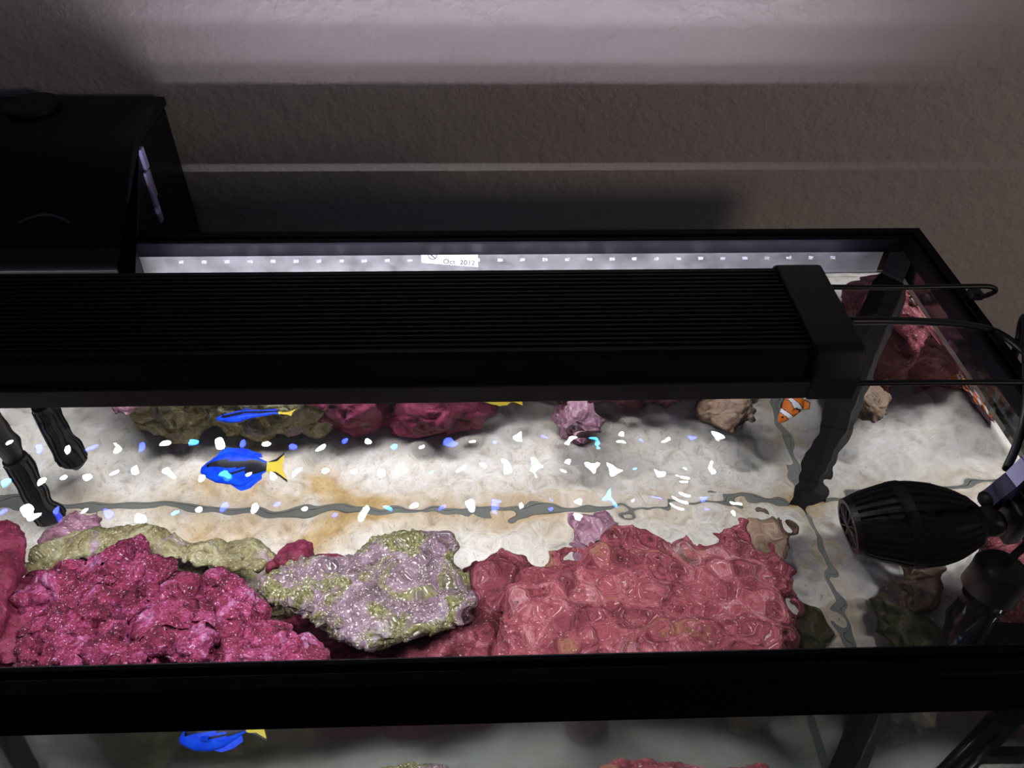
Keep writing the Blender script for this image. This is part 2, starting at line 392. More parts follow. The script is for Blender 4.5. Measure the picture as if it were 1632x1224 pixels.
ff.append(tuple(base + k for k in range(len(ring)))[::-1])
me = mesh_of(vv, ff); a = me.attributes.new('tan', 'FLOAT', 'POINT'); a.data.foreach_set('value', tanv)
sand = link('sand', me, M_sand, None, True)
tag(sand, 'pale coral sand with tan patches covering the aquarium floor', 'sand', None, 'stuff')

# ------------------------------------------------------------------ water: closed body with a rippled top
rng = np.random.default_rng(7)
WX0, WX1, WY0, WY1 = -TW + GX, -GX, GX, TD - GX
nx, ny = 640, 232
X, Y = np.meshgrid(np.linspace(WX0, WX1, nx + 1), np.linspace(WY0, WY1, ny + 1))
Hh = np.zeros_like(X)
mask = np.exp(-(((X + 0.29) / 0.17) ** 2 + ((Y - 0.075) / 0.075) ** 2)) + 0.40 * np.exp(-(((X + 0.30) / 0.17) ** 2 + ((Y - 0.20) / 0.10) ** 2))           # the pump's stream roughens this part
def waves(nw, l0, l1, slope, m):
    global Hh
    for _ in range(nw):
        lam = math.exp(rng.uniform(math.log(l0), math.log(l1))); k = 2 * PI / lam; th = rng.uniform(0, 2 * PI)
        Hh += m * (slope / math.sqrt(nw)) * 1.41 / k * np.sin(k * (X * math.cos(th) + Y * math.sin(th)) + rng.uniform(0, 2 * PI))
waves(26, 0.05, 0.16, 0.016, 1.0)
waves(30, 0.018, 0.045, 0.012, 1.0)
waves(46, 0.011, 0.028, 0.056, mask)
edge = np.minimum.reduce([X - WX0, WX1 - X, Y - WY0, WY1 - Y]); Hh += 0.0012 * np.exp(-edge / 0.003)     # meniscus
V = np.stack([X, Y, WATER_Z + Hh], -1).reshape(-1, 3)
def gi(i, j): return j * (nx + 1) + i
ff = [(gi(i, j), gi(i + 1, j), gi(i + 1, j + 1), gi(i, j + 1)) for j in range(ny) for i in range(nx)]
ntop = len(ff)
ring = [gi(i, 0) for i in range(nx + 1)] + [gi(nx, j) for j in range(1, ny + 1)] + [gi(i, ny) for i in range(nx - 1, -1, -1)] + [gi(0, j) for j in range(ny - 1, 0, -1)]
vv = [tuple(v) for v in V]; base = len(vv)
for k in ring: vv.append((V[k][0], V[k][1], V[k][2]))                       # split rim so the top keeps its own normals
b2 = len(vv)
for k in ring: vv.append((V[k][0], V[k][1], -TH + 0.0115))
R_ = len(ring)
for k in range(R_):
    l = (k + 1) % R_; ff.append((base + k, b2 + k, b2 + l, base + l))
ff.append(tuple(b2 + k for k in range(R_))[::-1])
me = mesh_of(vv, ff); me.polygons.foreach_set('use_smooth', [i < ntop for i in range(len(me.polygons))])
water = link('water', me, M_water)
tag(water, 'clear rippling sea water filling the aquarium', 'water', None, 'stuff')
water.cycles.is_caustics_caster = True

# ------------------------------------------------------------------ rocks
def inside(poly, p):
    x, y = p; r = False; n = len(poly)
    for i in range(n):
        (x0, y0), (x1, y1) = poly[i], poly[(i + 1) % n]
        if (y0 > y) != (y1 > y) and x < (x1 - x0) * (y - y0) / (y1 - y0) + x0: r = not r
    return r
def edge_dist(poly, p):
    d = 1e9; n = len(poly); p = np.array(p)
    for i in range(n):
        a = np.array(poly[i], float); b = np.array(poly[(i + 1) % n], float); t = np.clip((p - a) @ (b - a) / ((b - a) @ (b - a)), 0, 1)
        d = min(d, np.linalg.norm(p - a - t * (b - a)))
    return d
ICO = {}
def ico(sub):
    if sub not in ICO:
        bm = bmesh.new(); bmesh.ops.create_icosphere(bm, subdivisions=sub, radius=1.0)
        ICO[sub] = (np.array([v.co[:] for v in bm.verts]), np.array([[v.index for v in f.verts] for f in bm.faces])); bm.free()
    return ICO[sub]
def rock(name, polys, material, label, seed=1, voxel=0.0028, step=15, rmax=34, flat=0.8, rough=(0.006, 30, 0.0035, 95), craggy=0.0, base=True, jit=0.006, drop=0.0, lumpy=(1.0, 1.0), under=0.65, basep=1.0, group=None, extra=()):
    """polys: (outline in picture pixels, z at its far side, z at its near side).  The outline is carried to its own depth
    under water, filled with overlapping lumps down to what the rock stands on, merged into one skin and roughened."""
    rd = random.Random(seed); VV, FF = [], []; off = 0; iv, ifc = ico(2)
    def lump(c, r, rz):
        nonlocal off
        e = Euler((rd.uniform(-0.5, 0.5), rd.uniform(-0.5, 0.5), rd.uniform(0, 6.28))).to_matrix()
        v = iv * np.array([r * rd.uniform(0.9, 1.12), r * rd.uniform(0.9, 1.12), rz])
        v = v @ np.array(e).T if abs(rz - r) < 0.4 * r else v
        v = v + np.array(c); v[:, 1] = np.clip(v[:, 1], 0.0150, TD - 0.0150); v[:, 0] = np.minimum(v[:, 0], -0.0150); v[:, 2] = np.maximum(v[:, 2], SAND_Z - 0.008)
        VV.append(v); FF.append(ifc + off); off += len(v)
    for poly, zf, zn in polys:
        ys = [p[1] for p in poly]; xs = [p[0] for p in poly]; y0, y1 = min(ys), max(ys)
        j = y0
        while j <= y1:
            i = min(xs)
            while i <= max(xs):
                p = (i + rd.uniform(-3, 3), j + rd.uniform(-2, 2))
                if inside(poly, p):
                    d = edge_dist(poly, p)
                    if d > 3:
                        z = zf + (zn - zf) * (p[1] - y0) / (y1 - y0)
                        r = min(d, rmax) / 1560.0
                        r = max(r, 0.0055)
                        hump = rd.uniform(-jit, jit)
                        if rd.random() < drop: i += step; continue
                        rr = r * (rd.uniform(*lumpy)); lump(P(p[0], p[1], z + hump), rr, rr * flat)
                        if base and rd.random() < basep:
                            zz = z - r * 1.2
                            c0 = P(p[0], p[1], z)
                            while zz > SAND_Z - 0.004 and r > 0.009:
                                c1 = P(p[0], p[1], zz); yy = c0[1] - under * (z - zz); q = (p[0] + (c0[0] - c1[0]) * 1450, p[1] + (c1[1] - yy) * 1350)
                                if q[1] > 1050 or (inside(poly, q) and edge_dist(poly, q) > r * 900): lump((c0[0], yy, zz), r * 0.85, r * 0.9)
                                zz -= r * 1.1
                i += step
            j += step * 0.62
    for (c, r) in extra: lump(c, r, r)
    me = mesh_of(np.concatenate(VV), [tuple(f) for f in np.concatenate(FF)])
    o = bpy.data.objects.new('tmp', me); COL.objects.link(o)
    md = o.modifiers.new('r', 'REMESH'); md.mode = 'VOXEL'; md.voxel_size = voxel
    sm = o.modifiers.new('s', 'SMOOTH'); sm.iterations = 1 if craggy else 2; sm.factor = 0.5
    dg = bpy.context.evaluated_depsgraph_get()
    m2 = bpy.data.meshes.new_from_object(o.evaluated_get(dg)); bpy.data.objects.remove(o); bpy.data.meshes.remove(me)
    nv = len(m2.vertices); co = np.zeros(nv * 3); no = np.zeros(nv * 3)
    m2.vertices.foreach_get('co', co); m2.vertices.foreach_get('normal', no); co = co.reshape(-1, 3); no = no.reshape(-1, 3)
    a1, f1, a2, f2 = rough; sh = Vector((seed * 1.7, seed * 0.3, seed * 2.9))
    dd = np.zeros(nv)
    for k in range(nv):
        v = Vector(co[k])
        h = a1 * mnoise.noise(v * f1 + sh) + a2 * mnoise.noise(v * f2 + sh)
        if craggy:
            q = v + 0.006 * mnoise.noise_vector(v * 40 + sh)
            h += craggy * (1.0 - 2.2 * abs(mnoise.noise(q * 48 + sh))) * (0.5 + 0.8 * abs(mnoise.noise(q * 21)))
            h += craggy * 0.5 * (1.0 - 2.2 * abs(mnoise.noise(q * 150 + sh)))
        else:
            h += a2 * 0.6 * mnoise.noise(v * f2 * 2.6 + sh)
        dd[k] = h
    co = co + no * dd[:, None]
    co[:, 1] = np.clip(co[:, 1], 0.0140, TD - 0.0140); co[:, 0] = np.clip(co[:, 0], -TW + 0.014, -0.0140)
    cen = np.array([co[:, 0].mean(), co[:, 1].mean(), co[:, 2].min()])
    m2.vertices.foreach_set('co', (co - cen).ravel()); m2.update()
    ob = link(name, m2, material, None, True); ob.location = cen
    ob.cycles.is_caustics_receiver = True
    tag(ob, label, 'rock', group)
    return ob

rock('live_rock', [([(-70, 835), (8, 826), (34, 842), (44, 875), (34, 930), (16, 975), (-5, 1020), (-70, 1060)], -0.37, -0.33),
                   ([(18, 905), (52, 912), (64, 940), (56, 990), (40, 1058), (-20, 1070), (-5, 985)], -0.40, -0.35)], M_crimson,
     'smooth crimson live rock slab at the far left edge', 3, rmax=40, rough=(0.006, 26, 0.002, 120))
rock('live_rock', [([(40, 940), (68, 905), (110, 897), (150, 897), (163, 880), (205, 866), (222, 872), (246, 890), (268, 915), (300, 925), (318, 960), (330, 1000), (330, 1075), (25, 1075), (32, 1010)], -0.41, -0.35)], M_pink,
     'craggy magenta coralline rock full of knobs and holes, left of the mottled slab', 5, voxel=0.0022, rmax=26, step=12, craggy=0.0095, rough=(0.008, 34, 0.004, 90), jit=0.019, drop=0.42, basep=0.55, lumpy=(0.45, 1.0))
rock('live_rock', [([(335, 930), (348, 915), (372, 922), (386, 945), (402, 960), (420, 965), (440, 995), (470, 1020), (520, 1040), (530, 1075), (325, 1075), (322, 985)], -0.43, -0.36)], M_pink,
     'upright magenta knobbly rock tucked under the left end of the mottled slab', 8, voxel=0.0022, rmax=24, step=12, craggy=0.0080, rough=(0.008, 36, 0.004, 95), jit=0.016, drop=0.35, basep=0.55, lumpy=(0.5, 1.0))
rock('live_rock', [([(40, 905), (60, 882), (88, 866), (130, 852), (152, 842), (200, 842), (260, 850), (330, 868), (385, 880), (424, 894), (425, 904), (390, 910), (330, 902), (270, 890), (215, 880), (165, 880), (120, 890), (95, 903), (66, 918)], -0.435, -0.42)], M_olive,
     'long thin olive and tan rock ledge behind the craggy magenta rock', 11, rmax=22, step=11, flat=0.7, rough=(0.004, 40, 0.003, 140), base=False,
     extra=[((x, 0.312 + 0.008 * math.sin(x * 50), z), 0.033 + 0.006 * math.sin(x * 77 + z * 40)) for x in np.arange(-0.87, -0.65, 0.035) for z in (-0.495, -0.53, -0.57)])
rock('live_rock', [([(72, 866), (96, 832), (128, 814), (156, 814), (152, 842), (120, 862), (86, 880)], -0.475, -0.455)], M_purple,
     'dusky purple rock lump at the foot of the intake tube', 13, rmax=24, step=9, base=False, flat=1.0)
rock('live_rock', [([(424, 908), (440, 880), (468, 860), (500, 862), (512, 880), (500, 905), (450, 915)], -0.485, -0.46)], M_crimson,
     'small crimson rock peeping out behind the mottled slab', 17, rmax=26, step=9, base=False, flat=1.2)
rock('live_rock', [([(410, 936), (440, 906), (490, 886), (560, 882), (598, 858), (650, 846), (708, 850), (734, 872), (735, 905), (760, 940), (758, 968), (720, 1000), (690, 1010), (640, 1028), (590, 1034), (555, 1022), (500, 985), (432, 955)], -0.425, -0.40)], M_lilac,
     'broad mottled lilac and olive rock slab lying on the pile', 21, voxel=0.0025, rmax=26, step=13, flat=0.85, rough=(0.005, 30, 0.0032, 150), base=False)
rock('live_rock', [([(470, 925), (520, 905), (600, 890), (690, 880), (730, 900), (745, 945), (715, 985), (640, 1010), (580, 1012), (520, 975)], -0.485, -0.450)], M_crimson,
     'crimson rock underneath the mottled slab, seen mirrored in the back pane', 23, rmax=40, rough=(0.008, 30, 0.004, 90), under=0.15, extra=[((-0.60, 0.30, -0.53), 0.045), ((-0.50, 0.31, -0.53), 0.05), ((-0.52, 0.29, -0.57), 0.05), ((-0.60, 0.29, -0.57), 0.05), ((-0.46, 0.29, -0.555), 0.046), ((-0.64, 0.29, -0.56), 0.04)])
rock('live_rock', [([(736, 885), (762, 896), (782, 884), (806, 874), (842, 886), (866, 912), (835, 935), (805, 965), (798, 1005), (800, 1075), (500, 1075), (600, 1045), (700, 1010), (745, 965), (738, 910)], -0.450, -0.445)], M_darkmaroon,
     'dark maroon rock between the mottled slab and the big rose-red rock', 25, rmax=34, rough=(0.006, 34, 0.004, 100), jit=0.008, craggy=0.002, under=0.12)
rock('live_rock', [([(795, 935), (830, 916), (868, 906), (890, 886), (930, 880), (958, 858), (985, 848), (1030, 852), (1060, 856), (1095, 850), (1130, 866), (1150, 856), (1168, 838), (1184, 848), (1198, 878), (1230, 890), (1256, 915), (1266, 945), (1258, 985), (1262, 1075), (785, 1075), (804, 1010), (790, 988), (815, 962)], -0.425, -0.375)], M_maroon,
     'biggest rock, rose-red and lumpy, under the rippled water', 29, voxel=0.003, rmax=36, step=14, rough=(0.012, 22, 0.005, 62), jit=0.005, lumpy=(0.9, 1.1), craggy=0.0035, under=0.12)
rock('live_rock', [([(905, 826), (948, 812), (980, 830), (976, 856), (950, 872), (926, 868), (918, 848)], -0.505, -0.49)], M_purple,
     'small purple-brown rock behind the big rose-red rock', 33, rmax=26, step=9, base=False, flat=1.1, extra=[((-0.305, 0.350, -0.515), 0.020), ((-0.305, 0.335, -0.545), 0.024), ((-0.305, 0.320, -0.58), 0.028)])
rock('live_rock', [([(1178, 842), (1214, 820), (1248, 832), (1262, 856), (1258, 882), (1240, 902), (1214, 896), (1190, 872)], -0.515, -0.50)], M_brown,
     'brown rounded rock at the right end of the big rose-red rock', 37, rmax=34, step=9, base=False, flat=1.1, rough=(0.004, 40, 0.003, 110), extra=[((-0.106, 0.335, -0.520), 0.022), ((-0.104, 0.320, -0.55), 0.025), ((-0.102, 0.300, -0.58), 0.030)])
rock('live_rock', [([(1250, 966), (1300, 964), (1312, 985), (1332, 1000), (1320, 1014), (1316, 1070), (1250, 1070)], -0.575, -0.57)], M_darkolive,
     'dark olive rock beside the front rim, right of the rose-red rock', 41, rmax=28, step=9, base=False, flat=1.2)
sand.cycles.is_caustics_receiver = True

# ------------------------------------------------------------------ LED light bar
FX0, FX1, FY0, FY1, FZ0, FZ1 = -1.085, -0.165, 0.198, 0.310, 0.024, 0.060
bar = empty('led_light_bar', (-0.62, 0.254, FZ0))
tag(bar, 'long black finned LED light bar lying across the aquarium', 'light')
prof = [(FY0, FZ0), (FY0 - 0.001, FZ0 + 0.015), (FY0 + 0.002, FZ0 + 0.017), (FY0 + 0.006, FZ1 - 0.004), (FY0 + 0.010, FZ1 - 0.001), (FY0 + 0.014, FZ1 - 0.001), (FY0 + 0.015, FZ1 - 0.005),
        (FY1 - 0.011, FZ1 - 0.005), (FY1 - 0.010, FZ1 - 0.001), (FY1 - 0.006, FZ1 - 0.001), (FY1, FZ1 - 0.007), (FY1, FZ0 - 0.0052), (FY1 - 0.004, FZ0 - 0.0052), (FY1 - 0.004, FZ0 + 0.0036), (FY0 + 0.004, FZ0 + 0.0036), (FY0 + 0.004, FZ0)]  # rear lip drawn down, shaped to shade the wall from the LEDs
link('housing', from_bm(extrude_x(prof, FX0 + 0.004, FX1 - 0.004)), M_alu, bar)
link('sheen_strip', from_bm(box_bm(FX0 + 0.034, FX1 - 0.034, FY0 - 0.0030, FY0 + 0.001, FZ0 - 0.0005, FZ0 + 0.0150, 0.0008, 2)), M_sheengrey, bar)  # added strip, room reflection on the lower front put in as lighter grey
fin_me = None
for k in range(17):
    y = FY0 + 0.0175 + k * (FY1 - FY0 - 0.031) / 16.0
    if fin_me is None:
        fin_me = from_bm(box_bm(FX0 + 0.02, FX1 - 0.03, -0.0016, 0.0016, FZ1 - 0.0052, FZ1 - 0.0005, 0.0006, 1))
        fin_me.materials.append(M_alu)
    o = bpy.data.objects.new('fin', fin_me); COL.objects.link(o); o.location = (0, y, 0); o.parent = bar; o.matrix_parent_inverse = bar.matrix_world.inverted()
for x0, x1 in ((FX1 - 0.034, FX1 + 0.001), (FX0 - 0.001, FX0 + 0.034)):
    cp = [(FY0 - 0.004, FZ0 - 0.002), (FY0 - 0.004, FZ0 + 0.018), (FY0 + 0.004, FZ1 + 0.001), (FY0 + 0.010, FZ1 + 0.0035), (FY1 - 0.008, FZ1 + 0.0035), (FY1 + 0.001, FZ1 - 0.003), (FY1 + 0.003, FZ0 - 0.002)]
    link('end_cap', from_bm(extrude_x(cp, x0, x1, 0.0025, 3)), M_cap, bar, True)
# the LEDs, three rows, white and blue by turns
led_me = {}
for kind, colr, st_ in (('w', (0.93, 0.95, 1.0), 25.0), ('b', (0.03, 0.06, 1.0), 25.0), ('l', (0.05, 0.35, 1.0), 25.0)):
    bm = bmesh.new(); bmesh.ops.create_cone(bm, cap_ends=True, segments=14, radius1=0.0030, radius2=0.0042, depth=0.0012)
    m_ = from_bm(bm); m_.materials.append(emit('led_' + kind, colr, st_)); led_me[kind] = m_
lamp = {}
for kind, colr, e in (('w', (0.96, 0.94, 0.92), 0.165), ('b', (0.03, 0.05, 1.0), 0.018), ('l', (0.03, 0.30, 1.0), 0.020)):
    l = bpy.data.lights.new('led_' + kind, 'AREA'); l.shape = 'DISK'; l.size = 0.0070; l.energy = e; l.color = colr
    l.cycles.is_caustics_light = True; lamp[kind] = l
pat = {0: 'wbwbwlwb', 1: 'wwwlwwww', 2: 'wbwbwlwb'}
for row, y in enumerate((0.218, 0.256, 0.293)):
    for k in range(39):
        x = FX1 - 0.048 - k * 0.0226 - (0.011 if row == 1 else 0)
        kd = pat[row][k % 8]
        o = bpy.data.objects.new('led', led_me[kd]); COL.objects.link(o); o.location = (x, y, FZ0 + 0.0034); o.parent = bar; o.matrix_parent_inverse = bar.matrix_world.inverted()
        lo = bpy.data.objects.new('led_lamp', lamp[kd]); COL.objects.link(lo); lo.location = (x, y, FZ0 + 0.0026)
# wire leg that carries the right end on the rim
wz = 0.040
leg = smooth_path([(-0.18, 0.306, wz), (-0.10, 0.309, wz - 0.004), (-0.03, 0.318, 0.030), (-0.008, 0.320, 0.028), (0.000, 0.322, 0.022), (0.002, 0.332, 0.010), (0.0022, 0.338, 0.004)], 5)
link('mounting_leg', from_bm(tube_bm(leg, 0.0021, 10)), M_rubber, bar, True)
leg2 = smooth_path([(-0.18, 0.2035, 0.030), (-0.10, 0.2040, 0.029), (-0.03, 0.2050, 0.027), (-0.004, 0.206, 0.026), (0.001, 0.206, 0.020), (0.0022, 0.206, -0.004)], 5)
link('mounting_leg', from_bm(tube_bm(leg2, 0.0021, 10)), M_rubber, bar, True)
link('power_cord', from_bm(tube_bm(smooth_path([A(1350, 511, 0.052), A(1420, 511, 0.046), A(1480, 513, 0.036), A(1540, 518, 0.022), A(1590, 530, 0.008), (0.004, 0.262, 0.004), (0.016, 0.25, -0.01), (0.022, 0.25, -0.08), (0.022, 0.28, -0.25)], 6), 0.0030, 10)), M_rubber, bar, True)
for yy in (0.342, 0.214):
    bm = box_bm(-0.006, 0.0058, yy - 0.006, yy + 0.006, 0.0003, 0.0075, 0.0028, 3)
    link('rubber_foot', from_bm(bm), M_rubber, bar, True)

# ------------------------------------------------------------------ hang-on filter
flt = empty('hang_on_filter', (-0.87, 0.52, -0.25))
tag(flt, 'black hang-on-back power filter with a curved lid at the left', 'filter')
FXR, FXL = -0.746, -1.02
body = [(0.592, -0.25), (0.592, 0.062), (0.505, 0.062), (0.478, 0.038), (0.455, 0.014), (0.420, 0.008), (0.395, 0.003), (0.392, -0.036), (0.434, -0.036), (0.436, 0.0015), (0.4595, 0.0015), (0.4595, -0.25)]
link('body', from_bm(extrude_x(body, FXL, FXR, 0.002, 2)), M_black, flt)
lid = [(0.596, 0.0625), (0.596, 0.072), (0.560, 0.0735), (0.512, 0.071), (0.490, 0.065), (0.462, 0.050), (0.438, 0.031), (0.418, 0.012), (0.404, -0.006), (0.394, -0.030), (0.388, -0.030), (0.388, 0.0045), (0.420, 0.0095), (0.455, 0.0150), (0.478, 0.0385), (0.505, 0.0625)]
ld = link('lid', from_bm(extrude_x(lid, FXL - 0.004, FXR + 0.0015, 0.0025, 3)), M_black, flt, True)
bm = lathe_bm([(0.0001, 0.0), (0.024, 0.0), (0.026, 0.002), (0.026, 0.005), (0.023, 0.0065), (0.0001, 0.0065)], 36)
bmesh.ops.rotate(bm, verts=bm.verts[:], matrix=Matrix.Rotation(-PI / 2, 3, 'Y'))
bmesh.ops.translate(bm, verts=bm.verts[:], vec=(-0.862, 0.565, 0.0725))
link('knob', from_bm(bm), M_rubber, ld)
bm = tube_bm([(-0.84 + 0.045 * t, 0.4305 + 0.006 * math.sin(PI * t), 0.0262 + 0.005 * math.sin(PI * t)) for t in np.linspace(0, 1, 12)], 0.0012, 8)
link('lid_arc', from_bm(bm), M_grey, ld, True)  # grey arc across the lid front
# pale slider on the side edge
link('slider', from_bm(box_bm(FXR - 0.001, FXR + 0.0030, 0.500, 0.5085, 0.040, 0.0612, 0.0006, 2)), M_lav, flt)
link('slider', from_bm(box_bm(FXR - 0.001, FXR + 0.0024, 0.496, 0.5045, -0.0150, 0.0392, 0.0006, 2)), M_lav, flt)
link('slider_rail', from_bm(box_bm(FXR - 0.001, FXR + 0.0010, 0.509, 0.511, 0.008, 0.036, 0.0003, 1)), M_lav, flt)
# intake tube down into the water
it = [(-0.945, 0.404, -0.030), (-0.945, 0.404, -0.20), (-0.945, 0.404, -0.40)]
tb = link('intake_tube', from_bm(tube_bm(it, 0.0125, 20)), M_black, flt, True)
bm = bmesh.new()
tube_bm([(-0.945, 0.404, -0.40), (-0.945, 0.404, -0.56)], 0.0150, 20, bm); tube_bm([(-0.945, 0.404, -0.56), (-0.945, 0.404, -0.575)], [0.015, 0.008], 20, bm)
stn = link('strainer', from_bm(bm), M_black, flt)
for k in range(12):
    a = 2 * PI * k / 12
    link('strainer_rib', from_bm(tube_bm([(-0.945 + 0.0155 * math.cos(a), 0.404 + 0.0155 * math.sin(a), -0.41), (-0.945 + 0.0155 * math.cos(a), 0.404 + 0.0155 * math.sin(a), -0.555)], 0.0012, 6)), M_black, stn)

# ------------------------------------------------------------------ wavemaker pump
wl = Vector(P(1352, 838, -0.100)); wr = Vector(P(1562, 828, -0.090)); wc = (wl + wr) / 2; wlen = (wr - wl).length
pump = empty('wavemaker_pump', wc)
tag(pump, 'black caged wavemaker pump with ribbed egg-shaped body at the right', 'pump')
ax = (wl - wr).normalized(); zz = Vector((0, 0, 1)); yy = zz.cross(ax).normalized(); zz = ax.cross(yy)
PM = Matrix(((ax.x, yy.x, zz.x, wc.x), (ax.y, yy.y, zz.y, wc.y), (ax.z, yy.z, zz.z, wc.z), (0, 0, 0, 1)))
def prad(t):                                    # t: -1 rear .. 1 front
    pts = [(-1.0, 0.0135), (-0.9, 0.0200), (-0.7, 0.0275), (-0.4, 0.0335), (-0.1, 0.0362), (0.1, 0.0365), (0.35, 0.0345), (0.6, 0.0310), (0.85, 0.0262), (1.0, 0.0232)]
    for (a, ra), (b, rb) in zip(pts, pts[1:]):
        if a <= t <= b: return ra + (rb - ra) * (t - a) / (b - a)
HL = wlen / 2
def padd(name, bm, mt, parent=pump, smooth=False):
    me = from_bm(bm); me.transform(PM); return link(name, me, mt, parent, smooth)
core = lathe_bm([(max(prad(t) - 0.0035, 0.004), t * HL) for t in np.linspace(-1, 0.92, 24)], 40, cap=True)
padd('core', core, M_rubber, smooth=True)
for (t0, t1, ex) in ((0.08, 0.26, 0.0012), (0.90, 1.0, 0.0008), (-1.0, -0.88, 0.0010)):
    pr = [(prad(t0) - 0.004, t0 * HL), (prad(t0) + ex, t0 * HL), (prad(t1) + ex, t1 * HL), (prad(t1) - 0.004, t1 * HL), (prad(t0) - 0.004, t0 * HL)]
    padd('ring', lathe_bm(pr, 40), M_black)
def rib_bm(t0, t1, a, n=9, wdt=0.0016, dep=0.0032):
    bm = bmesh.new(); rows = []
    for t in np.linspace(t0, t1, n):
        r = prad(t); u = Vector((0, math.cos(a), math.sin(a))); s = Vector((0, -math.sin(a), math.cos(a))); x = Vector((t * HL, 0, 0))
        rows.append([bm.verts.new(x + u * (r - dep) - s * wdt), bm.verts.new(x + u * (r + 0.0004) - s * wdt), bm.verts.new(x + u * (r + 0.0004) + s * wdt), bm.verts.new(x + u * (r - dep) + s * wdt)])
    for p, q in zip(rows, rows[1:]):
        for k in range(4): bm.faces.new((p[k], p[(k + 1) % 4], q[(k + 1) % 4], q[k]))
    bm.faces.new(rows[0]); bm.faces.new(rows[-1][::-1]); return bm
for k in range(26):
    a = 2 * PI * k / 26
    padd('rib', rib_bm(0.25, 0.92, a), M_black); padd('rib', rib_bm(-0.90, 0.09, a), M_black)
for k in range(6):
    a = PI * k / 6
    bm = bmesh.new(); u = Vector((0, math.cos(a), math.sin(a)))
    tube_bm([Vector((0.985 * HL, 0, 0)) - u * 0.0225, Vector((0.985 * HL, 0, 0)) + u * 0.0225], 0.0010, 6, bm); padd('grille_bar', bm, M_black)
rear = Vector(PM @ Vector((-1.0 * HL, 0, 0)))
bm = bmesh.new(); bmesh.ops.create_uvsphere(bm, u_segments=20, v_segments=12, radius=0.0135); bmesh.ops.translate(bm, verts=bm.verts[:], vec=rear + Vector((0.006, -0.001, -0.002)))
link('ball_joint', from_bm(bm), M_rubber, pump, True)
def bar_between(p0, p1, wd, th):
    p0, p1 = Vector(p0), Vector(p1); d = (p1 - p0).normalized(); s = d.cross(Vector((0, 0, 1))).normalized(); u = s.cross(d)
    bm = bmesh.new(); r = bmesh.ops.create_cube(bm, size=1.0); L_ = (p1 - p0).length; c_ = (p0 + p1) / 2
    for v in r['verts']: v.co = c_ + d * v.co.x * L_ + s * v.co.y * wd + u * v.co.z * th
    bmesh.ops.bevel(bm, geom=bm.edges[:], offset=min(wd, th) * 0.2, segments=2, affect='EDGES', profile=0.5); return bm
hook0 = Vector(P(1578, 797, -0.085)); hook1 = Vector(A(1645, 740, -0.030))
link('arm', from_bm(bar_between(hook0, hook1, 0.011, 0.009)), M_arm, pump)
bm = bmesh.new(); bmesh.ops.create_uvsphere(bm, u_segments=16, v_segments=10, radius=0.009); bmesh.ops.translate(bm, verts=bm.verts[:], vec=hook0); link('hinge', from_bm(bm), M_rubber, pump, True)
link('magnet_mount', from_bm(box_bm(-0.028, -0.0128, 0.150, 0.186, -0.125, -0.070, 0.005, 3)), M_rubber, pump, True)
cab = smooth_path([(-0.024, 0.190, -0.054), (-0.022, 0.196, -0.030), (-0.020, 0.210, -0.002), (-0.006, 0.250, 0.012), (0.008, 0.285, 0.020), (0.012, 0.292, 0.012), (0.016, 0.286, -0.02), (0.022, 0.280, -0.12), (0.022, 0.276, -0.3)], 7)
link('cable', from_bm(tube_bm(cab, 0.0032, 10)), M_rubber, pump, True)

# ------------------------------------------------------------------ heater
h0 = Vector((-0.042, 0.126, -0.105)); hd = Vector((-0.020, -0.024, -0.090)).normalized()
heater = empty('aquarium_heater', h0 + hd * 0.30)
tag(heater, 'slanting glass tube heater with black cap in the front right corner', 'heater')
link('cap', from_bm(tube_bm([h0, h0 + hd * 0.006, h0 + hd * 0.034, h0 + hd * 0.036], [0.016, 0.0190, 0.0190, 0.0170], 28)), M_rubber, heater, True)
link('glass_tube', from_bm(tube_bm([h0 + hd * 0.036, h0 + hd * 0.29, h0 + hd * 0.30], [0.0145, 0.0145, 0.008], 28)), mat('smoked_glass', (0.020, 0.020, 0.022), 0.06, 0.6), heater, True)
link('band', from_bm(tube_bm([h0 + hd * 0.044, h0 + hd * 0.050], 0.0158, 28)), M_rubber, heater)
link('bracket', from_bm(bar_between(h0 + hd * 0.10, (-0.0130, (h0 + hd * 0.10).y, (h0 + hd * 0.10).z), 0.016, 0.012)), M_rubber, heater)
link('cord', from_bm(tube_bm(smooth_path([h0 + hd * 0.002, h0 + Vector((0.010, 0.004, 0.03)), h0 + Vector((0.020, 0.004, 0.075)), (-0.008, 0.13, 0.006), (0.012, 0.13, 0.0), (0.016, 0.13, -0.08), (0.016, 0.13, -0.3)], 6), 0.0030, 10)), M_rubber, heater, True)

